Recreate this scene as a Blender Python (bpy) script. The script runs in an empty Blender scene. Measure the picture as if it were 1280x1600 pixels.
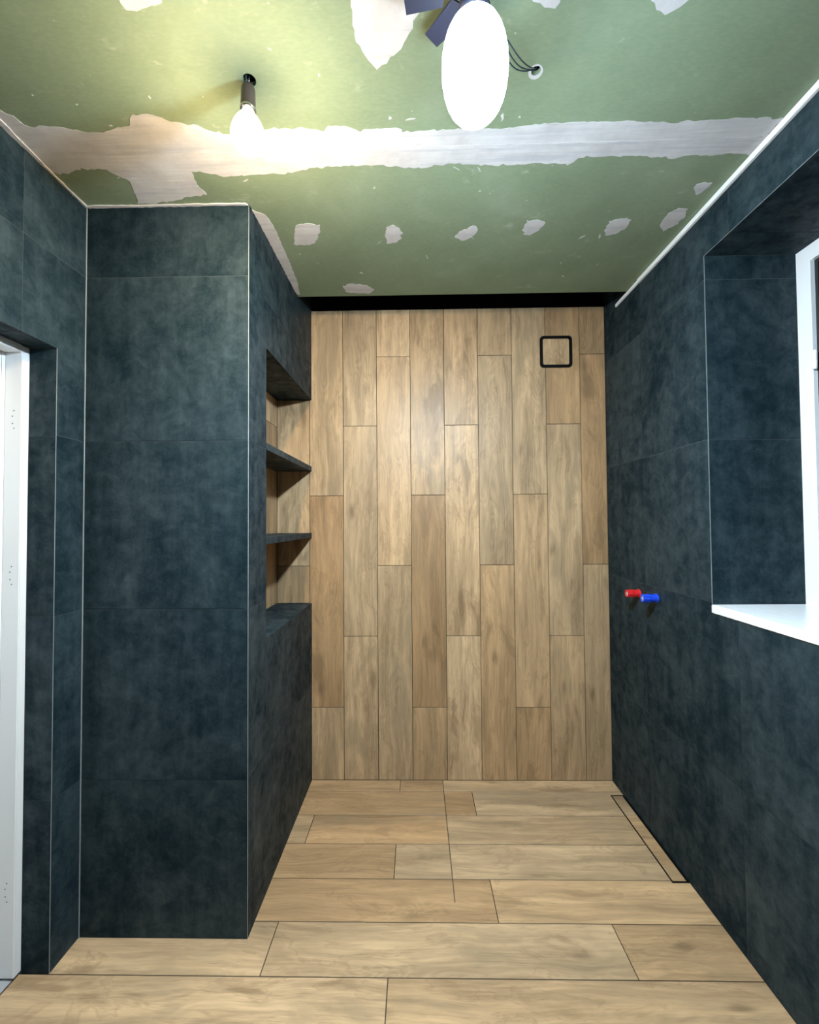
import bpy, bmesh, math, random
from mathutils import Matrix, Vector

random.seed(7)
SC = bpy.context.scene
COL = SC.collection

# ------------------------------------------------------------------ camera
YAW, PITCH, ROLL = -0.0167, 0.0241, -0.0074
CAM_H, F_PX = 1.4527, 660.55
cam_d = bpy.data.cameras.new('camera')
cam = bpy.data.objects.new('camera', cam_d)
COL.objects.link(cam)
cam_d.sensor_fit = 'HORIZONTAL'
cam_d.sensor_width = 36.0
cam_d.lens = 36.0 * F_PX / 1280.0
cam_d.clip_start = 0.02
cy_, sy_ = math.cos(YAW), math.sin(YAW)
cp_, sp_ = math.cos(PITCH), math.sin(PITCH)
cr_, sr_ = math.cos(ROLL), math.sin(ROLL)
fwd = Vector((cp_ * sy_, cp_ * cy_, sp_))
up0 = Vector((-sp_ * sy_, -sp_ * cy_, cp_))
rt0 = Vector((cy_, -sy_, 0))
rt = rt0 * cr_ + up0 * sr_
up = up0 * cr_ - rt0 * sr_
cam.matrix_world = Matrix(((rt.x, up.x, -fwd.x, 0), (rt.y, up.y, -fwd.y, 0),
                           (rt.z, up.z, -fwd.z, CAM_H), (0, 0, 0, 1)))
SC.camera = cam

# ------------------------------------------------------------------ world, exposure (lamps are the room's own, further down)
world = bpy.data.worlds.new('night')
SC.world = world
world.use_nodes = True
bg = world.node_tree.nodes.get('Background') or world.node_tree.nodes.new('ShaderNodeBackground')
bg.inputs[0].default_value = (0.25, 0.4, 0.8, 1)
bg.inputs[1].default_value = 0.01
WARM_POWER = 480.0      # radiance of the warm bulb's glass
COLD_POWER = 1350.0      # radiance of the cold lamp's diffuser
SC.view_settings.view_transform = 'Standard'
SC.view_settings.look = 'None'
SC.view_settings.exposure = 0.95
SC.view_settings.gamma = 1.0
SC.view_settings.use_curve_mapping = False

# ------------------------------------------------------------------ room measures (metres; X right, Y away from the camera, Z up)
D, R, P, F, L, H = 2.417, 1.0845, -0.602, 1.503, -1.200, 2.615
YB = -1.25                     # wall behind the photographer
CEIL_EDGE = 2.137              # the ceiling stops short of the back wall
SLOT_TOP = 2.95
NICHE_Y0, NICHE_X, NICHE_Z0, NICHE_Z1 = 1.682, P - 0.200, 0.995, 2.162
WIN_Y0, WIN_Y1, WIN_Z0, WIN_Z1, WIN_D = 0.42, 1.580, 1.142, 2.442, 0.339
DOOR_Y0, DOOR_Y1, DOOR_Z, DOOR_D = 0.45, 1.383, 2.044, 0.093
TILE_Z = [0.0, 0.548, 1.150, 1.752, 2.352]      # dark tile bed joints
TT = 0.008                     # tile thickness
GAP = 0.0022

# ------------------------------------------------------------------ materials
def new_mat(name):
    m = bpy.data.materials.new(name)
    m.use_nodes = True
    nt = m.node_tree
    for n in list(nt.nodes):
        nt.nodes.remove(n)
    out = nt.nodes.new('ShaderNodeOutputMaterial')
    b = nt.nodes.new('ShaderNodeBsdfPrincipled')
    nt.links.new(b.outputs[0], out.inputs[0])
    return m, nt, b

def plain(name, col, rough=0.5, metal=0.0, spec=0.5):
    m, nt, b = new_mat(name)
    b.inputs['Base Color'].default_value = (*col, 1)
    b.inputs['Roughness'].default_value = rough
    b.inputs['Metallic'].default_value = metal
    b.inputs['Specular IOR Level'].default_value = spec
    tc = nt.nodes.new('ShaderNodeTexCoord')
    nz = nt.nodes.new('ShaderNodeTexNoise')
    nz.inputs['Scale'].default_value = 40
    nz.inputs['Detail'].default_value = 4
    nt.links.new(tc.outputs['Object'], nz.inputs['Vector'])
    mr = nt.nodes.new('ShaderNodeMapRange')
    mr.inputs[3].default_value = max(0.02, rough - 0.06)
    mr.inputs[4].default_value = min(1.0, rough + 0.06)
    nt.links.new(nz.outputs['Fac'], mr.inputs[0])
    nt.links.new(mr.outputs[0], b.inputs['Roughness'])
    return m

class NT:
    """tiny node helper"""
    def __init__(s, nt): s.nt = nt
    def n(s, t, **kw):
        nd = s.nt.nodes.new(t)
        for k, v in kw.items(): setattr(nd, k, v)
        return nd
    def link(s, a, b): s.nt.links.new(a, b)
    def math(s, op, a, b=None, c=None, clamp=False):
        nd = s.n('ShaderNodeMath', operation=op, use_clamp=clamp)
        for i, v in enumerate((a, b, c)):
            if v is None: continue
            if isinstance(v, (int, float)): nd.inputs[i].default_value = v
            else: s.link(v, nd.inputs[i])
        return nd.outputs[0]
    def vmath(s, op, a, b):
        nd = s.n('ShaderNodeVectorMath', operation=op)
        for i, v in enumerate((a, b)):
            if isinstance(v, tuple): nd.inputs[i].default_value = v
            else: s.link(v, nd.inputs[i])
        return nd.outputs[0]
    def noise(s, vec, scale, detail=4, rough=0.55, dist=0.0):
        nd = s.n('ShaderNodeTexNoise')
        nd.inputs['Scale'].default_value = scale
        nd.inputs['Detail'].default_value = detail
        nd.inputs['Roughness'].default_value = rough
        nd.inputs['Distortion'].default_value = dist
        s.link(vec, nd.inputs['Vector'])
        return nd.outputs['Fac']
    def ramp(s, fac, stops, interp='LINEAR'):
        nd = s.n('ShaderNodeValToRGB')
        cr = nd.color_ramp
        cr.interpolation = interp
        while len(cr.elements) < len(stops): cr.elements.new(0.5)
        for e, (p, c) in zip(cr.elements, stops):
            e.position = p
            e.color = (*c, 1) if len(c) == 3 else c
        s.link(fac, nd.inputs[0])
        return nd.outputs[0]
    def rng(s, v, a, b, c, d, smooth=False):
        nd = s.n('ShaderNodeMapRange')
        if smooth: nd.interpolation_type = 'SMOOTHSTEP'
        for i, x in enumerate((a, b, c, d)): nd.inputs[i + 1].default_value = x
        s.link(v, nd.inputs[0])
        return nd.outputs[0]
    def mix(s, fac, a, b, mode='MIX'):
        nd = s.n('ShaderNodeMix', data_type='RGBA', blend_type=mode)
        if isinstance(fac, (int, float)): nd.inputs[0].default_value = fac
        else: s.link(fac, nd.inputs[0])
        for i, v in ((6, a), (7, b)):
            if isinstance(v, tuple): nd.inputs[i].default_value = (*v, 1)
            else: s.link(v, nd.inputs[i])
        return nd.outputs[2]
    def bump(s, h, strength, dist, bsdf):
        nd = s.n('ShaderNodeBump')
        nd.inputs['Strength'].default_value = strength
        nd.inputs['Distance'].default_value = dist
        s.link(h, nd.inputs['Height'])
        s.link(nd.outputs[0], bsdf.inputs['Normal'])

def obj_coords(q, per_object=True):
    tc = q.n('ShaderNodeTexCoord')
    if not per_object: return tc.outputs['Object'], None
    oi = q.n('ShaderNodeObjectInfo')
    cb = q.n('ShaderNodeCombineXYZ')
    q.link(q.math('MULTIPLY', oi.outputs['Random'], 37.0), cb.inputs[0])
    q.link(q.math('MULTIPLY', oi.outputs['Random'], 91.0), cb.inputs[1])
    q.link(q.math('MULTIPLY', oi.outputs['Random'], 53.0), cb.inputs[2])
    return q.vmath('ADD', tc.outputs['Object'], cb.outputs[0]), oi.outputs['Random']

def wood_mat(name):
    """oak-look porcelain plank: long axis = local X, width = local Y"""
    m, nt, b = new_mat(name)
    q = NT(nt)
    co, rnd = obj_coords(q)
    def rnd_n(k): return q.math('FRACT', q.math('MULTIPLY', rnd, k))
    # the grain wanders slowly sideways along the plank
    wz = q.noise(q.vmath('MULTIPLY', co, (1.9, 5.0, 1.0)), 1.0, 3, 0.5)
    cb = q.n('ShaderNodeCombineXYZ')
    q.link(q.math('MULTIPLY', q.math('SUBTRACT', wz, 0.5), 0.085), cb.inputs[1])
    cw = q.vmath('ADD', co, cb.outputs[0])
    broad = q.noise(q.vmath('MULTIPLY', cw, (1.1, 10.0, 1.0)), 1.0, 4, 0.55, 0.2)
    streak = q.noise(q.vmath('MULTIPLY', cw, (2.3, 26.0, 1.0)), 1.0, 5, 0.6, 0.3)
    blotch = q.noise(q.vmath('MULTIPLY', cw, (3.0, 10.0, 1.0)), 1.0, 4, 0.55, 0.7)
    grain = q.noise(q.vmath('MULTIPLY', cw, (4.5, 130.0, 1.0)), 1.0, 5, 0.65)
    fibre = q.noise(q.vmath('MULTIPLY', cw, (14.0, 300.0, 1.0)), 1.0, 3, 0.6)
    field = q.noise(q.vmath('MULTIPLY', cw, (2.8, 11.0, 1.0)), 1.0, 2, 0.45, 0.9)
    rings = q.math('PINGPONG', q.math('MULTIPLY', field, 22.0), 1.0)
    ringzone = q.rng(q.noise(q.vmath('MULTIPLY', co, (2.0, 6.0, 1.0)), 1.0, 2), 0.50, 0.66, 0.0, 1.0, True)
    vor = q.n('ShaderNodeTexVoronoi')
    vor.inputs['Scale'].default_value = 1.0
    q.link(q.vmath('MULTIPLY', cw, (3.3, 8.0, 1.0)), vor.inputs['Vector'])
    # plank tone
    tone = q.ramp(rnd_n(7.77), [(0.0, (0.377, 0.232, 0.116)), (0.28, (0.470, 0.310, 0.167)), (0.52, (0.400, 0.283, 0.167)),
                                (0.74, (0.516, 0.353, 0.201)), (1.0, (0.395, 0.253, 0.132))])
    v = q.math('ADD', q.rng(broad, 0.28, 0.72, 0.74, 1.22), q.rng(streak, 0.28, 0.72, -0.22, 0.22))
    v = q.math('ADD', v, q.rng(grain, 0.30, 0.70, -0.17, 0.17))
    v = q.math('ADD', v, q.math('MULTIPLY', q.math('MULTIPLY', q.math('SUBTRACT', rings, 0.5), ringzone), 0.22))
    v = q.math('MULTIPLY', v, q.rng(rnd_n(13.1), 0.0, 1.0, 0.90, 1.12))
    vc = q.n('ShaderNodeCombineColor')
    for i in range(3): q.link(v, vc.inputs[i])
    col = q.mix(1.0, tone, vc.outputs[0], 'MULTIPLY')
    # weathered grey-green heart and brown flow marks
    greyf = q.math('MULTIPLY', q.rng(blotch, 0.50, 0.66, 0.0, 1.0, True), q.rng(rnd_n(17.31), 0.0, 1.0, 0.10, 0.75))
    col = q.mix(greyf, col, q.mix(0.55, col, (0.225, 0.178, 0.108)))
    dk = q.math('MULTIPLY', q.rng(blotch, 0.31, 0.45, 1.0, 0.0, True), q.rng(rnd_n(29.7), 0.0, 1.0, 0.15, 0.70))
    col = q.mix(dk, col, (0.185, 0.116, 0.058))
    vein = q.math('MULTIPLY', q.rng(q.math('ABSOLUTE', q.math('SUBTRACT', blotch, 0.44)), 0.0, 0.022, 1.0, 0.0, True), 0.22)
    col = q.mix(vein, col, (0.15, 0.092, 0.046))
    kn = q.math('MULTIPLY', q.rng(vor.outputs['Distance'], 0.02, 0.24, 1.0, 0.0, True), q.rng(field, 0.46, 0.60, 0.0, 0.62, True))
    col = q.mix(kn, col, (0.110, 0.070, 0.038))
    col = q.mix(q.rng(fibre, 0.58, 0.74, 0.0, 0.45, True), col, (0.17, 0.108, 0.056))
    col = q.mix(q.rng(fibre, 0.24, 0.40, 0.26, 0.0, True), col, (0.62, 0.46, 0.285))
    q.link(col, b.inputs['Base Color'])
    q.link(q.rng(grain, 0.3, 0.7, 0.38, 0.52), b.inputs['Roughness'])
    b.inputs['Specular IOR Level'].default_value = 0.42
    q.bump(q.math('ADD', grain, q.math('MULTIPLY', fibre, 0.5)), 0.12, 0.002, b)
    return m

def tile_mat(name):
    """large dark petrol-grey concrete-look porcelain tile"""
    m, nt, b = new_mat(name)
    q = NT(nt)
    co, rnd = obj_coords(q)
    cloud = q.noise(co, 3.4, 7, 0.62, 0.5)
    mott = q.noise(co, 17.0, 8, 0.70, 0.4)
    speck = q.noise(co, 110.0, 5, 0.7)
    vstr = q.noise(q.vmath('MULTIPLY', co, (26.0, 26.0, 3.0)), 1.0, 5, 0.6)
    base = q.math('ADD', q.math('MULTIPLY', cloud, 0.42), q.math('MULTIPLY', mott, 0.40))
    base = q.math('ADD', base, q.math('MULTIPLY', vstr, 0.18))
    base = q.math('ADD', base, q.math('MULTIPLY', q.math('SUBTRACT', rnd, 0.5), 0.05))
    col = q.ramp(base, [(0.34, (0.0042, 0.0110, 0.0158)), (0.47, (0.0126, 0.0242, 0.0306)),
                        (0.58, (0.0252, 0.0414, 0.0495)), (0.74, (0.0521, 0.0757, 0.0864))])
    sp = q.rng(speck, 0.56, 0.72, 0.0, 0.22, True)
    col = q.mix(sp, col, (0.085, 0.115, 0.135))
    q.link(col, b.inputs['Base Color'])
    q.link(q.rng(mott, 0.3, 0.7, 0.56, 0.42), b.inputs['Roughness'])
    q.link(q.rng(base, 0.42, 0.60, 0.03, 0.18), b.inputs['Specular IOR Level'])
    q.bump(q.math('ADD', q.math('MULTIPLY', mott, 0.6), q.math('MULTIPLY', speck, 0.4)), 0.16, 0.0025, b)
    return m

def board_mat(name):
    """moisture resistant green plasterboard with scuffs and plaster smears"""
    m, nt, b = new_mat(name)
    q = NT(nt)
    co, _ = obj_coords(q, False)
    big = q.noise(co, 2.5, 5, 0.6)
    fine = q.noise(q.vmath('MULTIPLY', co, (60, 160, 60)), 1.0, 4, 0.6)
    col = q.ramp(big, [(0.3, (0.165, 0.218, 0.138)), (0.55, (0.198, 0.258, 0.170)), (0.75, (0.240, 0.302, 0.212))])
    col = q.mix(q.rng(fine, 0.4, 0.7, 0.0, 0.18), col, (0.34, 0.38, 0.25))
    smear = q.noise(q.vmath('MULTIPLY', co, (9, 15, 9)), 1.0, 7, 0.72, 0.4)
    col = q.mix(q.rng(smear, 0.60, 0.76, 0.0, 0.55, True), col, (0.50, 0.52, 0.44))
    dots = q.noise(co, 42.0, 3, 0.6)
    col = q.mix(q.rng(dots, 0.735, 0.765, 0.0, 0.9, True), col, (0.66, 0.66, 0.60))
    dirt = q.noise(q.vmath('MULTIPLY', co, (5, 11, 5)), 1.0, 6, 0.7)
    col = q.mix(q.rng(dirt, 0.60, 0.74, 0.0, 0.35, True), col, (0.13, 0.16, 0.085))
    q.link(col, b.inputs['Base Color'])
    b.inputs['Roughness'].default_value = 0.75
    b.inputs['Specular IOR Level'].default_value = 0.25
    q.bump(q.math('ADD', fine, smear), 0.10, 0.002, b)
    return m

def plaster_mat(name):
    m, nt, b = new_mat(name)
    q = NT(nt)
    co, _ = obj_coords(q, False)
    tro = q.noise(q.vmath('MULTIPLY', co, (2.2, 34, 6)), 1.0, 5, 0.6, 0.3)
    blot = q.noise(co, 9.0, 6, 0.65)
    col = q.ramp(blot, [(0.3, (0.43, 0.415, 0.42)), (0.5, (0.51, 0.505, 0.515)), (0.72, (0.58, 0.58, 0.59))])
    col = q.mix(q.rng(tro, 0.36, 0.50, 0.55, 0.0, True), col, (0.37, 0.385, 0.43))
    thin = q.noise(q.vmath('MULTIPLY', co, (12, 40, 9)), 1.0, 6, 0.7)
    col = q.mix(q.rng(thin, 0.62, 0.74, 0.0, 0.55, True), col, (0.36, 0.40, 0.27))
    q.link(col, b.inputs['Base Color'])
    b.inputs['Roughness'].default_value = 0.85
    b.inputs['Specular IOR Level'].default_value = 0.2
    q.bump(q.math('ADD', tro, q.math('MULTIPLY', blot, 0.5)), 0.35, 0.006, b)
    return m

def emit_mat(name, col, low, high, z_low, z_high):
    """lamp glass: glows most where the LEDs sit (its lower dome), least towards its neck"""
    m = bpy.data.materials.new(name)
    m.use_nodes = True
    nt = m.node_tree
    for n in list(nt.nodes): nt.nodes.remove(n)
    q = NT(nt)
    o = q.n('ShaderNodeOutputMaterial')
    e = q.n('ShaderNodeEmission')
    tc = q.n('ShaderNodeTexCoord')
    sx = q.n('ShaderNodeSeparateXYZ')
    q.link(tc.outputs['Object'], sx.inputs[0])
    q.link(q.rng(sx.outputs[2], z_low, z_high, low, high, True), e.inputs[1])
    e.inputs[0].default_value = (*col, 1)
    q.link(e.outputs[0], o.inputs[0])
    return m

def glass_mat(name):
    m, nt, b = new_mat(name)
    b.inputs['Base Color'].default_value = (0.75, 0.85, 0.9, 1)
    b.inputs['Roughness'].default_value = 0.02
    b.inputs['IOR'].default_value = 1.5
    b.inputs['Transmission Weight'].default_value = 1.0
    return m

M = dict(
    wood=wood_mat('oak_look_plank'),
    tile=tile_mat('dark_concrete_tile'),
    board=board_mat('green_plasterboard'),
    plaster=plaster_mat('white_joint_plaster'),
    grout=plain('slate_grout', (0.055, 0.072, 0.080), 0.8),
    brown=plain('brown_grout', (0.018, 0.010, 0.005), 0.85),
    rough=plain('raw_plaster', (0.10, 0.10, 0.10), 0.9),
    dark=plain('slot_shade_black', (0.004, 0.004, 0.005), 0.9, spec=0.1),  # near-black base colour standing in for the shade inside the ceiling slot
    trim=plain('pale_edge_trim', (0.20, 0.23, 0.24), 0.4),
    silicone=plain('white_silicone', (0.27, 0.30, 0.31), 0.45),
    white=plain('white_lacquer', (0.74, 0.75, 0.76), 0.35),
    pvc=plain('white_pvc', (0.76, 0.80, 0.83), 0.30),
    gasket=plain('black_gasket', (0.010, 0.011, 0.013), 0.6),
    black=plain('black_metal', (0.0020, 0.0016, 0.0015), 0.5, spec=0.2),
    sill=plain('white_sill_stone', (0.76, 0.80, 0.83), 0.22),
    red=plain('red_plastic', (0.62, 0.018, 0.022), 0.28),
    blue=plain('blue_plastic', (0.012, 0.060, 0.62), 0.28),
    brass=plain('pale_plug_core', (0.70, 0.66, 0.60), 0.35),
    socket=plain('brown_bakelite', (0.060, 0.042, 0.036), 0.3),
    chrome=plain('steel', (0.55, 0.55, 0.56), 0.25, 1.0),
    wire=plain('dark_wire', (0.020, 0.035, 0.060), 0.4),
    slate=plain('dark_blue_grey_sheet_metal', (0.024, 0.028, 0.055), 0.45),
    grey=plain('grey_threshold', (0.33, 0.34, 0.36), 0.5),
    glass=glass_mat('window_glass'),
    warm=emit_mat('warm_glow', (1.0, 0.74, 0.42), WARM_POWER, WARM_POWER * 0.030, -0.171, -0.135),
    cold=emit_mat('cold_glow', (0.70, 0.87, 1.0), COLD_POWER, 11.0, -0.304, -0.262),
    screw=plain('screw_hole', (0.16, 0.16, 0.17), 0.6),
)

# ------------------------------------------------------------------ mesh helpers
def link(name, me, mat, parent=None, loc=(0, 0, 0)):
    o = bpy.data.objects.new(name, me)
    COL.objects.link(o)
    if mat is not None and not me.materials:
        me.materials.append(mat)
    o.location = loc
    if parent is not None: o.parent = parent
    return o

def from_bm(name, bm, mat, parent=None, loc=(0, 0, 0), smooth=False):
    bmesh.ops.recalc_face_normals(bm, faces=bm.faces[:])
    if smooth:
        for f in bm.faces: f.smooth = True
    me = bpy.data.meshes.new(name)
    bm.to_mesh(me)
    bm.free()
    return link(name, me, mat, parent, loc)

def add_box(bm, x0, x1, y0, y1, z0, z1):
    vs = [bm.verts.new((x, y, z)) for z in (z0, z1) for y in (y0, y1) for x in (x0, x1)]
    for a in ((0, 2, 3, 1), (4, 5, 7, 6), (0, 1, 5, 4), (2, 6, 7, 3), (0, 4, 6, 2), (1, 3, 7, 5)):
        bm.faces.new([vs[i] for i in a])

def box(name, x0, x1, y0, y1, z0, z1, mat, parent=None, origin=None, bevel=0.0):
    """box in world coords; origin = world location of the new object (parent assumed at `poff`)"""
    c = Vector(((x0 + x1) / 2, (y0 + y1) / 2, (z0 + z1) / 2))
    poff = parent.location if parent is not None else Vector((0, 0, 0))
    bm = bmesh.new()
    add_box(bm, x0 - c.x, x1 - c.x, y0 - c.y, y1 - c.y, z0 - c.z, z1 - c.z)
    if bevel: bmesh.ops.bevel(bm, geom=bm.edges[:], offset=bevel, segments=2, affect='EDGES')
    return from_bm(name, bm, mat, parent, c - poff)

def tag(o, label, cat=None, group=None, kind=None):
    o['label'] = label
    if cat: o['category'] = cat
    if group: o['group'] = group
    if kind: o['kind'] = kind
    return o

def empty(name, loc, label, cat, group=None, kind=None):
    o = bpy.data.objects.new(name, None)
    COL.objects.link(o)
    o.location = loc
    o.empty_display_size = 0.05
    return tag(o, label, cat, group, kind)

def holed_faces(us, vs, holes):
    """cells of the grid us x vs that lie in no hole"""
    cells = []
    for i in range(len(us) - 1):
        for j in range(len(vs) - 1):
            cu, cv = (us[i] + us[i + 1]) / 2, (vs[j] + vs[j + 1]) / 2
            if any(a < cu < b and c < cv < d for a, b, c, d in holes): continue
            cells.append((i, j))
    return cells

def plate_bm(u0, u1, v0, v1, holes, to3, w0, w1):
    """solid plate over a rectangle minus rectangular holes; to3(u,v,w) -> Vector"""
    us = sorted({u0, u1, *[x for h in holes for x in h[:2] if u0 < x < u1]})
    vs = sorted({v0, v1, *[x for h in holes for x in h[2:] if v0 < x < v1]})
    cells = holed_faces(us, vs, holes)
    if not cells: return None
    bm = bmesh.new()
    cache = {}
    def vert(i, j):
        if (i, j) not in cache: cache[(i, j)] = bm.verts.new(to3(us[i], vs[j], w1))
        return cache[(i, j)]
    fs = [bm.faces.new([vert(i, j), vert(i + 1, j), vert(i + 1, j + 1), vert(i, j + 1)]) for i, j in cells]
    ext = bmesh.ops.extrude_face_region(bm, geom=fs)
    d = Vector(to3(0, 0, w0)) - Vector(to3(0, 0, w1))
    bmesh.ops.translate(bm, vec=d, verts=[e for e in ext['geom'] if isinstance(e, bmesh.types.BMVert)])
    return bm

def tiles(parent, ucuts, vcuts, holes, to3, mat, name='tile', gap=GAP, t0=0.0, t1=TT):
    made = []
    g = gap / 2
    for i in range(len(ucuts) - 1):
        for j in range(len(vcuts) - 1):
            u0, u1, v0, v1 = ucuts[i] + g, ucuts[i + 1] - g, vcuts[j] + g, vcuts[j + 1] - g
            if u1 - u0 < 0.004 or v1 - v0 < 0.004: continue
            hs = [h for h in holes if h[0] < u1 and h[1] > u0 and h[2] < v1 and h[3] > v0]
            c = Vector(to3((u0 + u1) / 2, (v0 + v1) / 2, t1))
            bm = plate_bm(u0, u1, v0, v1, hs, lambda a, b, w: Vector(to3(a, b, w)) - c, t0, t1)
            if bm is None: continue
            made.append(from_bm(name, bm, mat, parent, c))
    return made

PLANK_CACHE = {}
def plank(parent, origin, ax_l, ax_w, length, width, thick=0.008, mat=None, name='plank', flip=False):
    """plank whose local X is its long axis; origin = centre of its visible face"""
    key = (round(length, 4), round(width, 4), round(thick, 4))
    me = PLANK_CACHE.get(key)
    if me is None:
        bm = bmesh.new()
        l, w, c = length / 2, width / 2, 0.0007
        lo = [bm.verts.new((x, y, -thick)) for x, y in ((-l, -w), (l, -w), (l, w), (-l, w))]
        mi = [bm.verts.new((x, y, -c)) for x, y in ((-l, -w), (l, -w), (l, w), (-l, w))]
        hi = [bm.verts.new((x, y, 0)) for x, y in ((-l + c, -w + c), (l - c, -w + c), (l - c, w - c), (-l + c, w - c))]
        bm.faces.new(lo[::-1]); bm.faces.new(hi)
        for a, b_ in ((lo, mi), (mi, hi)):
            for k in range(4):
                bm.faces.new([a[k], a[(k + 1) % 4], b_[(k + 1) % 4], b_[k]])
        bmesh.ops.recalc_face_normals(bm, faces=bm.faces[:])
        me = bpy.data.meshes.new(name)
        bm.to_mesh(me); bm.free()
        me.materials.append(mat or M['wood'])
        PLANK_CACHE[key] = me
    o = bpy.data.objects.new(name, me)
    COL.objects.link(o)
    a, b_ = Vector(ax_l), Vector(ax_w)
    if flip: a, b_ = -a, -b_
    n = a.cross(b_)
    poff = parent.location if parent is not None else Vector((0, 0, 0))
    p = Vector(origin) - poff
    mw = Matrix(((a.x, b_.x, n.x, p.x), (a.y, b_.y, n.y, p.y), (a.z, b_.z, n.z, p.z), (0, 0, 0, 1)))
    o.parent = parent
    o.matrix_local = mw
    return o

def lathe(bm, prof, axis='Z', seg=32, origin=(0, 0, 0), cap=True):
    """prof: list of (radius, height)"""
    rings = []
    for r, h in prof:
        ring = []
        for k in range(seg):
            a = 2 * math.pi * k / seg
            c, s = r * math.cos(a), r * math.sin(a)
            if axis == 'Z': v = (c, s, h)
            elif axis == 'X': v = (h, c, s)
            else: v = (c, h, s)
            ring.append(bm.verts.new(Vector(v) + Vector(origin)))
        rings.append(ring)
    for a, b_ in zip(rings, rings[1:]):
        for k in range(seg):
            bm.faces.new([a[k], a[(k + 1) % seg], b_[(k + 1) % seg], b_[k]])
    if cap:
        bm.faces.new(rings[0]); bm.faces.new(rings[-1])

def tube(bm, pts, r, seg=8):
    pts = [Vector(p) for p in pts]
    rings = []
    for i, p in enumerate(pts):
        t = (pts[min(i + 1, len(pts) - 1)] - pts[max(i - 1, 0)]).normalized()
        s = t.cross(Vector((0.31, 0.17, 0.93))).normalized()
        u = t.cross(s)
        rings.append([bm.verts.new(p + (s * math.cos(2 * math.pi * k / seg) + u * math.sin(2 * math.pi * k / seg)) * r) for k in range(seg)])
    for a, b_ in zip(rings, rings[1:]):
        for k in range(seg):
            bm.faces.new([a[k], a[(k + 1) % seg], b_[(k + 1) % seg], b_[k]])
    bm.faces.new(rings[0]); bm.faces.new(rings[-1])

def poly_plate(name, pts, z_top, thick, mat, parent, rag=0.0, step=0.012, circles=()):
    """flat plate with a (ragged) outline; hangs from z_top downwards; circles = round holes"""
    out = []
    n = len(pts)
    for i in range(n):
        a, b_ = Vector(pts[i]).to_2d(), Vector(pts[(i + 1) % n]).to_2d()
        k = max(1, int((b_ - a).length / step)) if rag else 1
        for j in range(k):
            q_ = a.lerp(b_, j / k)
            if rag: q_ = q_ + Vector((random.gauss(0, rag), random.gauss(0, rag)))
            out.append(q_)
    c = sum(out, Vector((0, 0))) / len(out)
    bm = bmesh.new()
    edges = []
    loops = [out] + [[Vector((cx + r * math.cos(t * math.pi / 12), cy + r * math.sin(t * math.pi / 12))) for t in range(24)] for cx, cy, r in circles]
    for lp in loops:
        vs = [bm.verts.new((v.x - c.x, v.y - c.y, 0)) for v in lp]
        edges += [bm.edges.new((vs[i], vs[(i + 1) % len(vs)])) for i in range(len(vs))]
    bmesh.ops.triangle_fill(bm, use_beauty=True, use_dissolve=False, edges=edges)
    fs = bm.faces[:]
    ext = bmesh.ops.extrude_face_region(bm, geom=fs)
    vs = [e for e in ext['geom'] if isinstance(e, bmesh.types.BMVert)]
    bmesh.ops.translate(bm, vec=(0, 0, -thick), verts=vs)
    return from_bm(name, bm, mat, parent, Vector((c.x, c.y, z_top)) - parent.location)

# ================================================================== FLOOR
bm = bmesh.new()
add_box(bm, L - 0.5, R + 0.45, YB - 0.12, D + 0.15, -0.16, -0.0012)
floor = tag(from_bm('floor', bm, M['brown']), 'oak-look plank tiled floor with thin brown joints', 'floor', kind='structure')
ROW0, ROWH = 2.319, 0.1872
rows = [(D, ROW0)] + [(ROW0 - k * ROWH, ROW0 - (k + 1) * ROWH) for k in range(19)]
cuts = {0: [-0.102, 0.135], 1: [0.135, 0.286], 2: [-0.519, 0.135], 3: [-0.104, 0.135], 4: [0.286], 5: [-0.515, 0.692], 6: [-0.103]}
cyc = {0: [-0.920, 0.288], 1: [-0.515, 0.692], 2: [-0.103]}
FG = 0.0030
for i, (ya, yb) in enumerate(rows):
    if yb < YB: yb = YB
    if ya - yb < 0.02: continue
    x0 = L - 0.100 if (ya < DOOR_Y1 + 0.01 and yb > DOOR_Y0 - 0.2) else L - 0.008
    xs = [x0] + cuts.get(i, cyc[i % 3 if i > 6 else 0]) + [R]
    if i >= 7: xs = [x0] + cyc[(i - 7) % 3] + [R]
    for a, b_ in zip(xs, xs[1:]):
        plank(floor, ((a + b_) / 2, (ya + yb) / 2, 0), (1, 0, 0), (0, 1, 0), b_ - a - FG, ya - yb - FG, 0.007, flip=random.random() < .5)
# short saw cut that ends the shower fall inside the fifth row
box('cut_joint', 0.1335, 0.1365, 1.652, 1.757, -0.004, 0.0003, M['brown'], floor)

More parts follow.
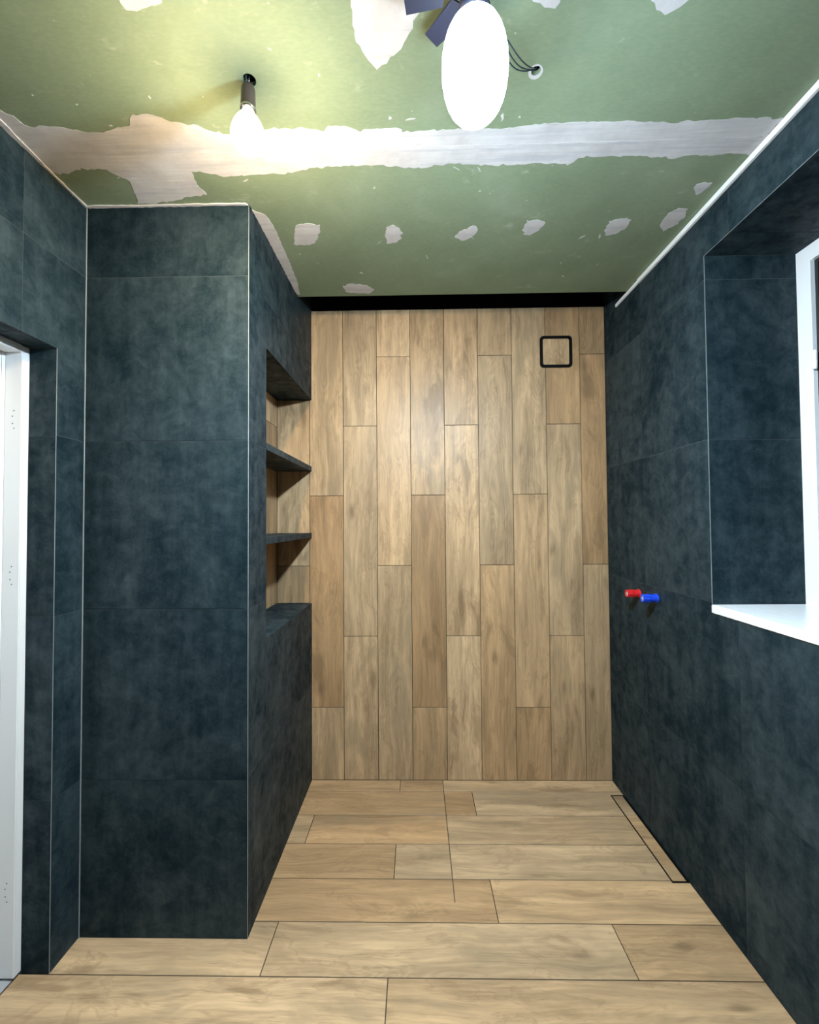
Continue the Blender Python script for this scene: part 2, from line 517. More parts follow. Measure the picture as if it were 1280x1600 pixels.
# ================================================================== BACK WALL
bm = bmesh.new()
add_box(bm, L - 0.1, R + 0.45, D + 0.0015, D + 0.16, -0.05, 2.683)
wall_back = tag(from_bm('wall_back', bm, M['brown']), 'back wall clad in vertical oak-look planks, staggered by thirds', 'wall', kind='structure')
PW, X0, ZA, PLEN = 0.1943, -0.6137, 1.2067, 1.202
col_edges = [NICHE_X] + [X0 + k * PW for k in range(0, 9)] + [R]
box('slot_shade_wall', L - 0.1, R + 0.45, D + 0.0015, D + 0.16, 2.683, SLOT_TOP, M['dark'], wall_back)  # wall above the planks coloured near-black as the slot's painted shadow
zoff = {0: 0.0, 1: PLEN / 3, 2: 2 * PLEN / 3}
for c in range(len(col_edges) - 1):
    xa, xb = col_edges[c], col_edges[c + 1]
    zj = ZA + zoff[c % 3]
    zs = sorted({z for z in (zj - 2 * PLEN, zj - PLEN, zj, zj + PLEN, zj + 2 * PLEN) if 0.03 < z < 2.66})
    zs = [0.0] + zs + [2.683]
    if c == 0: zs = [z for z in zs if NICHE_Z0 < z < NICHE_Z1]; zs = [NICHE_Z0] + zs + [NICHE_Z1]
    for za, zb in zip(zs, zs[1:]):
        plank(wall_back, ((xa + xb) / 2, D, (za + zb) / 2), (0, 0, 1), (-1, 0, 0), zb - za - 0.0028, xb - xa - 0.0028, 0.0075, flip=random.random() < .5)

# ================================================================== PIER WITH NICHE
bm = bmesh.new()
add_box(bm, L, NICHE_X - 0.012, F + 0.0012, D, 0, SLOT_TOP)                  # core behind the niche
add_box(bm, NICHE_X - 0.012, P - 0.0012, F + 0.0012, NICHE_Y0 - 0.0012, 0, SLOT_TOP)  # jamb beside the niche
add_box(bm, NICHE_X - 0.012, P - 0.0012, NICHE_Y0 - 0.0012, D, 0, NICHE_Z0 - 0.0012)  # below
add_box(bm, NICHE_X - 0.012, P - 0.0012, NICHE_Y0 - 0.0012, D, NICHE_Z1 + 0.0012, SLOT_TOP)  # above
pier = tag(from_bm('wall_pier', bm, M['grout']), 'dark tiled pier with open wood-lined niche in its side', 'wall', kind='structure')
tz = TILE_Z + [H + 0.006]
tiles(pier, [L, P], tz, [], lambda u, v, w: (u, F + 0.0012 - w * 0.15, v), M['tile'])      # front
tiles(pier, [F + 0.0012, 2.030, D - 0.0005], TILE_Z + [2.86], [(NICHE_Y0, D + 1, NICHE_Z0, NICHE_Z1)],
      lambda u, v, w: (P - 0.0012 + w * 0.15, u, v), M['tile'])                              # side
tiles(pier, [NICHE_X, P - 0.0002], [NICHE_Y0, 2.030, D - 0.0005], [], lambda u, v, w: (u, v, NICHE_Z0 - 0.0012 + w * 0.15), M['tile'])   # ledge
tiles(pier, [NICHE_X, P - 0.0002], [NICHE_Y0, 2.030, D - 0.0005], [], lambda u, v, w: (u, v, NICHE_Z1 + 0.0012 - w * 0.15), M['tile'])   # soffit
tiles(pier, [NICHE_X, P - 0.0002], [NICHE_Z0, 1.752, NICHE_Z1], [], lambda u, v, w: (u, NICHE_Y0 - 0.0012 + w * 0.15, v), M['tile'])     # near cheek
ny = [D, D - 0.187, D - 0.374, D - 0.561, NICHE_Y0]
for k in range(4):
    zj = [2.006, 1.60, 1.20, 2.006][k]
    zs = [NICHE_Z0, zj, NICHE_Z1]
    for za, zb in zip(zs, zs[1:]):
        plank(pier, (NICHE_X, (ny[k] + ny[k + 1]) / 2, (za + zb) / 2), (0, 0, 1), (0, -1, 0), zb - za - 0.0028, ny[k] - ny[k + 1] - 0.0028, 0.008)
box('edge_trim', P - 0.0016, P + 0.0004, F - 0.0004, F + 0.0016, 0.0, H, M['trim'], pier)
box('silicone_joint', L, L + 0.0026, F - 0.0026, F + 0.002, 0.0, H, M['silicone'], pier)

# ================================================================== LEFT WALL
bm = plate_bm(YB - 0.12, D, 0, SLOT_TOP, [(DOOR_Y0 - 0.0012, DOOR_Y1 + 0.0012, -1, DOOR_Z + 0.0012)], lambda u, v, w: Vector((L - 0.0012 - w, u, v)), 0.30, 0.0)
wall_left = tag(from_bm('wall_left', bm, M['grout']), 'left wall of large dark concrete-look tiles around a doorway', 'wall', kind='structure')
tiles(wall_left, [YB, -1.063, -0.483, 0.097, 0.677, 1.257, F], tz, [(DOOR_Y0, DOOR_Y1, -1, DOOR_Z)],
      lambda u, v, w: (L - 0.0012 + w * 0.15, u, v), M['tile'])
XD = L - DOOR_D
tiles(wall_left, [XD, L - 0.0003], [0, 0.552, 1.151, 1.748, DOOR_Z], [], lambda u, v, w: (u, DOOR_Y1 + 0.0012 - w * 0.15, v), M['tile'])   # far cheek
tiles(wall_left, [XD, L - 0.0003], [0, 0.552, 1.151, 1.748, DOOR_Z], [], lambda u, v, w: (u, DOOR_Y0 - 0.0012 + w * 0.15, v), M['tile'])   # near cheek
tiles(wall_left, [XD, L - 0.0003], [DOOR_Y0, 0.677, 1.257, DOOR_Y1], [], lambda u, v, w: (u, v, DOOR_Z + 0.0012 - w * 0.15), M['tile'])   # lintel
box('edge_trim', L - 0.0012, L + 0.0003, DOOR_Y1 - 0.0003, DOOR_Y1 + 0.0012, 0.0, DOOR_Z, M['trim'], wall_left)

# door in the left wall
door = empty('door_1', (XD - 0.06, (DOOR_Y0 + DOOR_Y1) / 2, 0), 'white door lining and door leaf in the left doorway', 'door', kind='structure')
for side, (y_face, y_stop, y_wall) in enumerate(((1.357, 1.343, DOOR_Y1 + 0.001), (DOOR_Y0 + 0.026, DOOR_Y0 + 0.040, DOOR_Y0 - 0.001))):
    j = box('jamb', XD - 0.058, XD, min(y_face, y_wall), max(y_face, y_wall), 0.010, DOOR_Z, M['white'], door, bevel=0.002)
    s_ = box('door_stop', XD - 0.105, XD - 0.058, min(y_stop, y_wall), max(y_stop, y_wall), 0.004, DOOR_Z, M['white'], door, bevel=0.004)
    if side == 0:
        for zc in (1.80, 1.29, 0.28):
            for k, (dx, dz) in enumerate(((-0.026, 0.028), (-0.031, 0.010), (-0.030, -0.014), (-0.025, -0.030))):
                bm = bmesh.new()
                lathe(bm, [(0.0022, 0), (0.0022, 0.0008)], 'Y', 10)
                from_bm('screw_hole', bm, M['screw'], door, Vector((XD + dx, 1.3564, zc + dz)) - door.location)
box('header', XD - 0.058, XD, DOOR_Y0 + 0.026, 1.357, DOOR_Z - 0.022, DOOR_Z + 0.004, M['white'], door, bevel=0.002)
box('header_stop', XD - 0.105, XD - 0.058, DOOR_Y0 + 0.040, 1.343, DOOR_Z - 0.036, DOOR_Z + 0.004, M['white'], door, bevel=0.004)
leaf = box('door_leaf', XD - 0.148, XD - 0.106, DOOR_Y0 + 0.022, 1.361, 0.012, DOOR_Z - 0.012, M['white'], door, bevel=0.003)
hb = bmesh.new()
tube(hb, [(0, 0, 0), (0.055, 0, 0), (0.062, 0.01, 0), (0.062, 0.12, 0)], 0.009, 12)
lathe(hb, [(0.024, 0), (0.024, 0.008)], 'X', 24)
h_ = from_bm('door_handle', hb, M['chrome'], leaf, (0.021, -0.40, 0.03), smooth=False)
thr = tag(box('threshold_strip', XD - 0.30, L - 0.102, DOOR_Y0, DOOR_Y1, -0.0012, 0.003, M['grey'], None, bevel=0.001),
          'grey threshold strip under the white door', 'threshold')

# ================================================================== RIGHT WALL
win_hole = (WIN_Y0, WIN_Y1, WIN_Z0 - 0.032, WIN_Z1)
bm = plate_bm(YB - 0.12, D, 0, SLOT_TOP, [(WIN_Y0 - 0.0012, WIN_Y1 + 0.0012, WIN_Z0 - 0.034, WIN_Z1 + 0.0012)], lambda u, v, w: Vector((R + 0.0012 + w, u, v)), 0.42, 0.0)
wall_right = tag(from_bm('wall_right', bm, M['grout']), 'right wall of large dark concrete-look tiles around a deep window', 'wall', kind='structure')
tiles(wall_right, [YB, -0.865, -0.285, 0.295, 0.875, 1.455, 2.035, D - 0.0005], TILE_Z + [2.86], [win_hole],
      lambda u, v, w: (R + 0.0012 - w * 0.15, u, v), M['tile'])
XW = R + WIN_D
wz = [WIN_Z0, 1.750, 2.352, WIN_Z1]
tiles(wall_right, [R + 0.0003, XW + 0.03], wz, [], lambda u, v, w: (u, WIN_Y1 + 0.0012 - w * 0.15, v), M['tile'])      # far cheek
tiles(wall_right, [R + 0.0003, XW + 0.03], wz, [], lambda u, v, w: (u, WIN_Y0 - 0.0012 + w * 0.15, v), M['tile'])      # near cheek
tiles(wall_right, [R + 0.0003, XW + 0.03], [WIN_Y0, 0.875, 1.455, WIN_Y1], [], lambda u, v, w: (u, v, WIN_Z1 + 0.0012 - w * 0.15), M['tile'])  # lintel
box('edge_trim', R - 0.0003, R + 0.0012, WIN_Y1 - 0.0003, WIN_Y1 + 0.0015, WIN_Z0, WIN_Z1, M['trim'], wall_right)
box('edge_trim', R - 0.0003, R + 0.0012, WIN_Y0, WIN_Y1, WIN_Z1 - 0.0003, WIN_Z1 + 0.0010, M['trim'], wall_right)

# window
win = empty('window_1', (XW, (WIN_Y0 + WIN_Y1) / 2, WIN_Z0), 'white framed window with dark night glass in the deep tiled reveal', 'window', kind='structure')
FW = 0.060
def ring_frame(name, y0, y1, z0, z1, w, x0, x1, mat, parent, bevel=0.004):
    bm = bmesh.new()
    for a in ((y0, y0 + w, z0, z1), (y1 - w, y1, z0, z1), (y0 + w, y1 - w, z0, z0 + w), (y0 + w, y1 - w, z1 - w, z1)):
        add_box(bm, x0, x1, *a)
    bmesh.ops.remove_doubles(bm, verts=bm.verts[:], dist=1e-5)
    poff = parent.location
    bmesh.ops.translate(bm, vec=-poff, verts=bm.verts[:])
    return from_bm(name, bm, mat, parent)
frame = ring_frame('window_frame', WIN_Y0, WIN_Y1, WIN_Z0, WIN_Z1, FW, XW, XW + 0.05, M['pvc'], win)
ring_frame('frame_lip', WIN_Y0 + FW - 0.012, WIN_Y1 - FW + 0.012, WIN_Z0 + FW - 0.012, WIN_Z1 - FW + 0.012, 0.012, XW - 0.003, XW, M['pvc'], win)
ring_frame('gasket', WIN_Y0 + FW, WIN_Y1 - FW, WIN_Z0 + FW, WIN_Z1 - FW, 0.012, XW + 0.012, XW + 0.05, M['gasket'], win)
ring_frame('sash', WIN_Y0 + FW + 0.012, WIN_Y1 - FW - 0.012, WIN_Z0 + FW + 0.012, WIN_Z1 - FW - 0.012, 0.008, XW + 0.018, XW + 0.05, M['wire'], win)
box('pane', XW + 0.036, XW + 0.042, WIN_Y0 + FW + 0.014, WIN_Y1 - FW - 0.014, WIN_Z0 + FW + 0.014, WIN_Z1 - FW - 0.014, M['glass'], win)
bm = bmesh.new()
lathe(bm, [(0.005, -0.034), (0.0075, -0.031), (0.0075, -0.002), (0.0065, 0.0), (0.0075, 0.002), (0.0075, 0.031), (0.005, 0.034)], 'Z', 16)
from_bm('hinge', bm, M['pvc'], win, Vector((XW - 0.002, WIN_Y1 - FW - 0.005, 2.020)) - win.location, smooth=True)
sill = tag(box('window_sill', R - 0.004, XW + 0.03, WIN_Y0, WIN_Y1, WIN_Z0 - 0.031, WIN_Z0, M['sill'], None, bevel=0.0025),
           'polished white window sill slab in the deep right-hand reveal', 'window sill')

# ================================================================== WALL BEHIND, CEILING
bm = bmesh.new()
add_box(bm, L - 0.1, R + 0.1, YB - 0.12, YB - 0.007, 0, SLOT_TOP)
wall_front = tag(from_bm('wall_front', bm, M['grout']), 'dark tiled wall behind the photographer', 'wall', kind='structure')
tiles(wall_front, [L, -0.6, 0.0, 0.6, R], tz, [], lambda u, v, w: (u, YB - 0.007 + w * 0.875, v), M['tile'])

bm = bmesh.new()
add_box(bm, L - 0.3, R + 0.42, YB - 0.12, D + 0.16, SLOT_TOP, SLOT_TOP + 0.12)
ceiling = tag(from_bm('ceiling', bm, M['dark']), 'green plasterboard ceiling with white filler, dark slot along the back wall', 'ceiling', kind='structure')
BT = 0.0125
HOLE1, HOLE2 = (-0.429, 1.074, 0.0165), (0.317, 1.068, 0.012)
xr, xl = R - 0.001, L + 0.001
poly_plate('plasterboard', [(xl, YB), (xr, YB), (xr, 1.275), (xl, 1.275)], H + BT, BT, M['board'], ceiling, circles=[HOLE1, HOLE2])
poly_plate('plasterboard', [(xl, 1.277), (xr, 1.277), (xr, CEIL_EDGE), (P + 0.001, CEIL_EDGE), (P + 0.001, F - 0.001), (xl, F - 0.001)], H + BT, BT, M['board'], ceiling)
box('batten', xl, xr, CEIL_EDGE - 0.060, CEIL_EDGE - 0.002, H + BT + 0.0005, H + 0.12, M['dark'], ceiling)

BAND = [(-1.171, 1.115), (-1.157, 1.137), (-1.14, 1.156), (-1.126, 1.191), (-1.088, 1.184), (-1.024, 1.194), (-0.979, 1.209), (-0.921, 1.209), (-0.831, 1.189), (-0.8, 1.157), (-0.745, 1.158), (-0.712, 1.178), (-0.688, 1.186), (-0.645, 1.193), (-0.6, 1.215), (-0.553, 1.226), (-0.437, 1.214), (-0.37, 1.21), (-0.295, 1.216), (-0.269, 1.225), (-0.251, 1.205), (-0.19, 1.21), (-0.161, 1.23), (-0.144, 1.22), (-0.035, 1.218), (-0.031, 1.233), (0.083, 1.227), (0.272, 1.226), (0.381, 1.215), (0.51, 1.212), (0.62, 1.211), (0.776, 1.224), (0.781, 1.218), (0.899, 1.215), (0.932, 1.21), (1.07, 1.214), (1.071, 1.338), (1.002, 1.331), (0.905, 1.336), (0.862, 1.332), (0.834, 1.346), (0.805, 1.338), (0.72, 1.331), (0.538, 1.331), (0.507, 1.357), (0.422, 1.352), (0.278, 1.356), (0.11, 1.344), (0.028, 1.36), (-0.014, 1.361), (-0.098, 1.349), (-0.201, 1.344), (-0.328, 1.35), (-0.418, 1.368), (-0.505, 1.371), (-0.637, 1.378), (-0.672, 1.362), (-0.732, 1.355), (-0.746, 1.413), (-0.733, 1.45), (-0.842, 1.474), (-0.945, 1.49), (-1.002, 1.488), (-0.978, 1.435), (-0.962, 1.394), (-0.991, 1.359), (-1.008, 1.338), (-1.081, 1.336), (-1.17, 1.354), (-1.19, 1.343), (-1.194, 1.287), (-1.192, 1.242), (-1.19, 1.196), (-1.194, 1.132)]
PATCH = [
    [(-0.134, 0.80), (-0.138, 0.91), (-0.138, 0.959), (-0.135, 0.992), (-0.114, 1.035), (-0.091, 1.055), (-0.066, 1.04), (-0.037, 1.018), (-0.014, 0.991), (0.004, 0.956), (0.015, 0.935), (0.01, 0.80)],
    [(-0.639, 0.86), (-0.654, 0.903), (-0.649, 0.915), (-0.624, 0.92), (-0.595, 0.915), (-0.562, 0.904), (-0.532, 0.873), (-0.57, 0.83)],
    [(0.509, 0.897), (0.535, 0.928), (0.555, 0.944), (0.578, 0.949), (0.591, 0.953), (0.605, 0.945), (0.62, 0.93), (0.611, 0.86), (0.55, 0.84)],
    [(0.253, 0.897), (0.269, 0.922), (0.288, 0.927), (0.297, 0.934), (0.319, 0.936), (0.33, 0.921), (0.328, 0.898), (0.29, 0.87)],
    [(-0.463, 1.615), (-0.411, 1.606), (-0.369, 1.621), (-0.385, 1.676), (-0.414, 1.723), (-0.461, 1.738), (-0.504, 1.728), (-0.485, 1.674)],
    [(-0.112, 1.636), (-0.081, 1.626), (-0.055, 1.648), (-0.054, 1.701), (-0.079, 1.728), (-0.111, 1.731), (-0.121, 1.684)],
    [(0.16, 1.699), (0.19, 1.662), (0.232, 1.631), (0.254, 1.664), (0.229, 1.709), (0.197, 1.724)],
    [(0.428, 1.669), (0.437, 1.615), (0.475, 1.609), (0.512, 1.628), (0.497, 1.671), (0.468, 1.696), (0.441, 1.692)],
    [(0.763, 1.685), (0.757, 1.627), (0.797, 1.608), (0.837, 1.619), (0.843, 1.662), (0.815, 1.698), (0.783, 1.709)],
    [(0.967, 1.654), (0.962, 1.592), (0.988, 1.563), (1.016, 1.567), (1.039, 1.614), (1.028, 1.656), (0.999, 1.688)],
    [(0.987, 1.481), (0.981, 1.453), (1.003, 1.442), (1.024, 1.448), (1.028, 1.482), (1.012, 1.499)],
    [(-0.353, 2.044), (-0.306, 2.023), (-0.239, 2.036), (-0.202, 2.077), (-0.229, 2.117), (-0.299, 2.109), (-0.349, 2.096)],
]
poly_plate('plaster_band', BAND, H, 0.0010, M['plaster'], ceiling, rag=0.0022)
poly_plate('plaster_ridge', [(-0.30, 1.287), (-0.05, 1.280), (0.4, 1.279), (0.8, 1.274), (1.06, 1.272), (1.06, 1.282), (0.7, 1.289), (0.2, 1.291), (-0.1, 1.292)], H - 0.0010, 0.0008, M['plaster'], ceiling, rag=0.0008)
for pts in PATCH:
    poly_plate('plaster_patch', pts, H, 0.0008, M['plaster'], ceiling, rag=0.0026, step=0.010)
poly_plate('plaster_strip', [(P + 0.001, 1.53), (-0.561, 1.556), (-0.550, 1.613), (-0.554, 1.769), (-0.565, 1.999), (-0.585, 2.113), (P + 0.001, 2.11)], H, 0.0012, M['plaster'], ceiling, rag=0.001)
poly_plate('hole_rim', [(HOLE2[0] + 0.0185 * math.cos(t * math.pi / 9), HOLE2[1] + 0.003 + 0.0185 * math.sin(t * math.pi / 9)) for t in range(18)], H, 0.0012, M['plaster'], ceiling, circles=[HOLE2])
# thin wiped smears and chips of filler around the joints
rs = random.Random(21)
for k in range(30):
    if k < 13: cx_, cy2 = rs.uniform(-0.5, 1.02), rs.uniform(1.62, 2.08)
    elif k < 22: cx_, cy2 = rs.uniform(-1.1, 1.0), rs.choice((1.185, 1.195, 1.375, 1.39)) + rs.gauss(0, 0.01)
    else: cx_, cy2 = rs.uniform(-1.0, 1.0), rs.uniform(0.86, 1.15)
    if cx_ < P + 0.03 and cy2 > F - 0.05: continue
    lw, ln, an = rs.uniform(0.0012, 0.004), rs.uniform(0.004, 0.017), rs.uniform(0, math.pi)
    ca_, sa_ = math.cos(an), math.sin(an)
    pl = [(-ln, 0), (-ln * 0.4, lw), (ln * 0.5, lw * 0.8), (ln, 0), (ln * 0.3, -lw), (-ln * 0.5, -lw * 0.7)]
    poly_plate('plaster_smear', [(cx_ + a * ca_ - c_ * sa_, cy2 + a * sa_ + c_ * ca_) for a, c_ in pl], H, 0.0005, M['plaster'], ceiling, rag=0.0007, step=0.006)
# ragged filler beads where the boards meet the tiles
def bead(pts_a, pts_b, rag=0.0008):
    poly_plate('plaster_bead', pts_a + pts_b[::-1], H, 0.005, M['plaster'], ceiling, rag=rag, step=0.015)
bead([(L + 0.001, YB + 0.05), (L + 0.001, F - 0.004)], [(L + 0.014, YB + 0.05), (L + 0.018, 0.6), (L + 0.012, 0.9), (L + 0.024, 1.1), (L + 0.011, 1.3), (L + 0.007, 1.42), (L + 0.009, F - 0.004)])
bead([(L + 0.008, F - 0.001), (P - 0.002, F - 0.001)], [(L + 0.008, F - 0.012), (-1.0, F - 0.008), (-0.8, F - 0.010), (P - 0.01, F - 0.009)])
# white edge strip between the ceiling and the right wall
trim = tag(box('trim_1', R - 0.014, R - 0.0005, YB, 2.030, H - 0.020, H - 0.0002, M['pvc'], None, bevel=0.002),
           'white finishing strip between the ceiling and the right wall', 'trim', kind='structure')
trim2 = tag(box('trim_2', R - 0.010, R - 0.0005, 2.034, 2.262, H - 0.018, H - 0.0002, M['pvc'], None, bevel=0.002),
            'short end piece of the white ceiling strip reaching into the dark slot', 'trim', kind='structure')

# ================================================================== NICHE SHELVES
def shelf(zb, label):
    t = 0.028
    e = empty('niche_shelf', (NICHE_X, NICHE_Y0, zb), label, 'shelf', 'dark shelves in the niche')
    y0, y1 = NICHE_Y0 + 0.0005, D - 0.001
    box('top_tile', NICHE_X + 0.001, P - 0.008, y0, y1, zb + t - 0.008, zb + t, M['tile'], e)
    box('core', NICHE_X + 0.001, P - 0.008, y0, y1, zb + 0.008, zb + t - 0.008, M['grout'], e)
    box('bottom_tile', NICHE_X + 0.001, P - 0.008, y0, y1, zb, zb + 0.008, M['tile'], e)
    box('front_edge', P - 0.008, P, y0, y1, zb, zb + t, M['tile'], e, bevel=0.0008)
    return e
shelf(1.749, 'upper of the two dark tiled shelves in the wood-lined niche')
shelf(1.368, 'lower of the two dark tiled shelves in the wood-lined niche')

# ================================================================== VENT COVER ON THE BACK WALL
def rrect(cx, cz, w, h, r, n=6):
    pts = []
    for (sx, sz, a0) in ((1, 1, 0), (-1, 1, 90), (-1, -1, 180), (1, -1, 270)):
        for k in range(n + 1):
            a = math.radians(a0 + 90 * k / n)
            pts.append((cx + sx * (w / 2 - r) + r * math.cos(a), cz + sz * (h / 2 - r) + r * math.sin(a)))
    return pts
vent = empty('vent_cover', (0.8065, D, 2.4235), 'square vent cover with black rounded frame on the wood wall', 'vent')
bm = bmesh.new()
o_ = rrect(0, 0, 0.184, 0.184, 0.022); i_ = rrect(0, 0, 0.150, 0.150, 0.011)
def ring_y(bm, outer, inner, y0, y1):
    A = [[bm.verts.new((x, y, z)) for x, z in lp] for lp in (outer, inner) for y in (y0, y1)]
    n = len(outer)
    for k in range(n):
        k2 = (k + 1) % n
        bm.faces.new([A[0][k], A[0][k2], A[1][k2], A[1][k]])
        bm.faces.new([A[2][k], A[2][k2], A[3][k2], A[3][k]])
        bm.faces.new([A[1][k], A[1][k2], A[3][k2], A[3][k]])
        bm.faces.new([A[0][k], A[0][k2], A[2][k2], A[2][k]])
ring_y(bm, o_, i_, 0.0, -0.004)
from_bm('frame', bm, M['black'], vent)
bm = bmesh.new()
vs = [bm.verts.new((z, x, 0.0)) for x, z in rrect(0, 0, 0.1495, 0.1495, 0.011)]
f_ = bm.faces.new(vs)
e_ = bmesh.ops.extrude_face_region(bm, geom=[f_])
bmesh.ops.translate(bm, vec=(0, 0, 0.002), verts=[v for v in e_['geom'] if isinstance(v, bmesh.types.BMVert)])
ins = from_bm('tile_insert', bm, M['wood'], vent)
ins.matrix_local = Matrix(((0, 1, 0, 0), (0, 0, -1, 0), (1, 0, 0, 0), (0, 0, 0, 1)))

# ================================================================== LINEAR DRAIN
drain = empty('linear_drain', (1.044, 2.018, 0.0), 'long narrow shower drain with black frame and wood-look insert by right wall', 'drain')
dx0, dx1, dy0, dy1 = 1.0135, 1.0835, 1.746, 2.290
bm = bmesh.new()
fw = 0.0062
for a in ((dx0, dx0 + fw, dy0, dy1), (dx1 - 0.0095, dx1, dy0, dy1), (dx0 + fw, dx1 - 0.0095, dy0, dy0 + fw * 1.3), (dx0 + fw, dx1 - 0.0095, dy1 - fw * 1.3, dy1)):
    add_box(bm, a[0], a[1], a[2], a[3], 0.0, 0.0010)
bmesh.ops.translate(bm, vec=-drain.location, verts=bm.verts[:])
from_bm('frame', bm, M['black'], drain)
ys = [dy0 + fw * 1.3, 1.7574, 1.9446, 2.1318, dy1 - fw * 1.3]
for a, b_ in zip(ys, ys[1:]):
    if b_ - a < 0.02: continue
    aa = ys[0] if a == 1.7574 else a
    plank(drain, ((dx0 + fw + dx1 - 0.0095) / 2, (aa + b_) / 2, 0.0012), (1, 0, 0), (0, 1, 0), dx1 - 0.0095 - dx0 - fw - 0.0004, b_ - aa - 0.0008, 0.0011, name='insert_tile')

# ================================================================== PIPE PLUGS
def plug(y, z, mat, label, length):
    e = empty('pipe_plug', (R, y, z), label, 'pipe plug', 'mixer connection plugs')
    s = -1
    bm = bmesh.new()
    lathe(bm, [(0.0205, 0.0), (0.0205, s * 0.004), (0.0180, s * 0.006), (0.0180, s * 0.030), (0.0186, s * 0.0318)], 'X', 24)
    from_bm('body', bm, mat, e, smooth=False)
    # ribbed head: alternate radii round the circle, slotted at its end
    bm = bmesh.new()
    n = 32
    rings = []
    for xx, rs in ((0.032, 1.0), (0.052, 1.0), (length, 0.93)):
        rings.append([bm.verts.new((s * xx, (0.0190 if k % 4 < 2 else 0.0172) * rs * math.cos(2 * math.pi * k / n), (0.0190 if k % 4 < 2 else 0.0172) * rs * math.sin(2 * math.pi * k / n))) for k in range(n)])
    inner = [bm.verts.new((s * length, 0.012 * math.cos(2 * math.pi * k / n), 0.012 * math.sin(2 * math.pi * k / n))) for k in range(n)]
    deep = [bm.verts.new((s * (length - 0.012), 0.012 * math.cos(2 * math.pi * k / n), 0.012 * math.sin(2 * math.pi * k / n))) for k in range(n)]
    rings += [inner, deep]
    for a, b_ in zip(rings, rings[1:]):
        for k in range(n): bm.faces.new([a[k], a[(k + 1) % n], b_[(k + 1) % n], b_[k]])
    bm.faces.new(rings[0]); bm.faces.new(deep)
    from_bm('head', bm, mat, e)
    bm = bmesh.new()
    add_box(bm, s * (length - 0.002), s * (length - 0.012), -0.0105, 0.0105, -0.003, 0.003)
    add_box(bm, s * (length - 0.002), s * (length - 0.012), -0.003, 0.003, -0.0105, 0.0105)
    from_bm('cross_key', bm, M['brass'], e)
    return e
plug(2.092, 1.097, M['red'], 'red plastic pipe plug sticking out of the right wall', 0.062)
plug(1.942, 1.100, M['blue'], 'blue plastic pipe plug sticking out of the right wall', 0.066)

# ================================================================== BARE WARM BULB
bx, by = -0.434, 1.078
bulb = empty('hanging_bulb', (bx, by, H), 'bare glowing warm bulb in a dark socket hanging from ceiling hole', 'light bulb')
bm = bmesh.new()
prof = [(0.0005, -0.190), (0.012, -0.1885), (0.024, -0.183), (0.034, -0.174), (0.0405, -0.162), (0.0430, -0.148), (0.0410, -0.132), (0.0350, -0.116), (0.027, -0.102), (0.0195, -0.092), (0.0150, -0.086), (0.0145, -0.080)]
lathe(bm, prof, 'Z', 32)
from_bm('glass_bulb', bm, M['warm'], bulb, smooth=True)
bm = bmesh.new()
lathe(bm, [(0.0140, -0.084), (0.0150, -0.079), (0.0140, -0.074), (0.0150, -0.070), (0.0140, -0.066)], 'Z', 24)
from_bm('screw_base', bm, M['chrome'], bulb, smooth=True)
bm = bmesh.new()
lathe(bm, [(0.0190, -0.078), (0.0195, -0.070), (0.0185, -0.045), (0.0180, -0.024), (0.0150, -0.013), (0.0080, -0.008), (0.0050, -0.004)], 'Z', 28)
sk = from_bm('socket', bm, M['socket'], bulb, smooth=True)
bm = bmesh.new()
lathe(bm, [(0.0200, -0.080), (0.0207, -0.076), (0.0200, -0.072)], 'Z', 28)
from_bm('socket_ring', bm, M['chrome'], sk, smooth=True)
bm = bmesh.new()
tube(bm, [(0, 0, -0.006), (0.002, -0.002, 0.004), (0.006, -0.004, 0.016), (0.010, -0.004, 0.05)], 0.0030)
tube(bm, [(-0.003, 0, -0.008), (-0.005, -0.004, 0.003), (-0.001, -0.008, 0.016), (0.002, -0.008, 0.05)], 0.0024)
from_bm('cable', bm, M['chrome'], bulb, smooth=True)

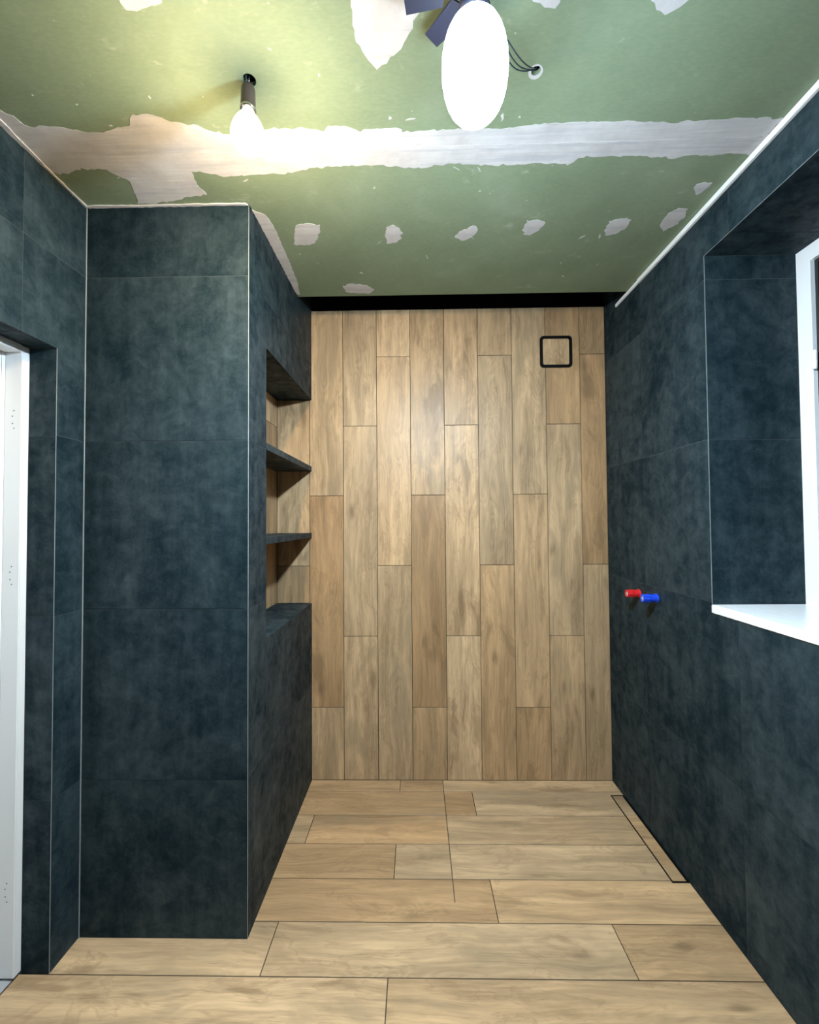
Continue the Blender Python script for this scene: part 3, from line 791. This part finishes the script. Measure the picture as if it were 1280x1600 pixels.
# ================================================================== COLD WORK LAMP
lx, ly = 0.130, 0.870
lamp = empty('ceiling_lamp', (lx, ly, H), 'large glowing cold white lamp with dark metal flaps under the ceiling', 'lamp')
bm = bmesh.new()
zc, rz, rx = -0.208, 0.109, 0.0695
prof = []
for k in range(17):
    a = -math.pi / 2 + math.pi * k / 16
    ca, sa = math.cos(a), math.sin(a)
    prof.append((max(0.0006, rx * abs(ca) ** 0.8), zc + rz * math.copysign(abs(sa) ** 0.92, sa)))
lathe(bm, prof, 'Z', 40)
from_bm('diffuser', bm, M['cold'], lamp, smooth=True)
bm = bmesh.new()
lathe(bm, [(0.030, -0.094), (0.032, -0.080), (0.030, -0.040), (0.024, -0.022), (0.020, -0.004)], 'Z', 32)
from_bm('lamp_holder', bm, M['slate'], lamp, smooth=True)
def flap(pts, thick, name='flap'):
    bm = bmesh.new()
    a = [bm.verts.new(Vector(p) - lamp.location) for p in pts]
    f0 = bm.faces.new(a)
    n = (a[1].co - a[0].co).cross(a[2].co - a[0].co).normalized()
    ext = bmesh.ops.extrude_face_region(bm, geom=[f0])
    bmesh.ops.translate(bm, vec=n * thick, verts=[v for v in ext['geom'] if isinstance(v, bmesh.types.BMVert)])
    return from_bm(name, bm, M['slate'], lamp)
flap([(-0.014, 0.911, 2.580), (0.066, 0.899, 2.580), (0.075, 0.830, 2.592), (-0.034, 0.800, 2.592)], 0.004)
flap([(0.029, 0.947, 2.578), (0.057, 0.973, 2.578), (0.095, 0.935, 2.572), (0.120, 0.890, 2.566), (0.085, 0.880, 2.576)], 0.004)
bm = bmesh.new()
add_box(bm, -0.10, 0.03, -0.05, 0.03, -0.016, -0.001)
from_bm('mounting_plate', bm, M['slate'], lamp)
bm = bmesh.new()
for k, (o1, o2) in enumerate(((0.0, 0.0), (0.012, -0.024), (-0.010, 0.020))):
    a = Vector((0.03, 0.01, -0.045 + o2 * 0.5)); b_ = Vector((0.125 + o1, 0.165 + o2, -0.040 - o1)); c = Vector((HOLE2[0] - lx, HOLE2[1] - ly, 0.004)); d = Vector((HOLE2[0] - lx + 0.004, HOLE2[1] - ly - 0.004 * k, 0.05))
    pts = []
    for t in range(13):
        t /= 12
        pts.append(a * (1 - t) ** 3 + (a.lerp(b_, 0.8)) * 3 * t * (1 - t) ** 2 + b_ * 3 * t * t * (1 - t) + c * t ** 3)
    tube(bm, pts + [d], 0.0014, 6)
from_bm('wires', bm, M['wire'], lamp, smooth=True)
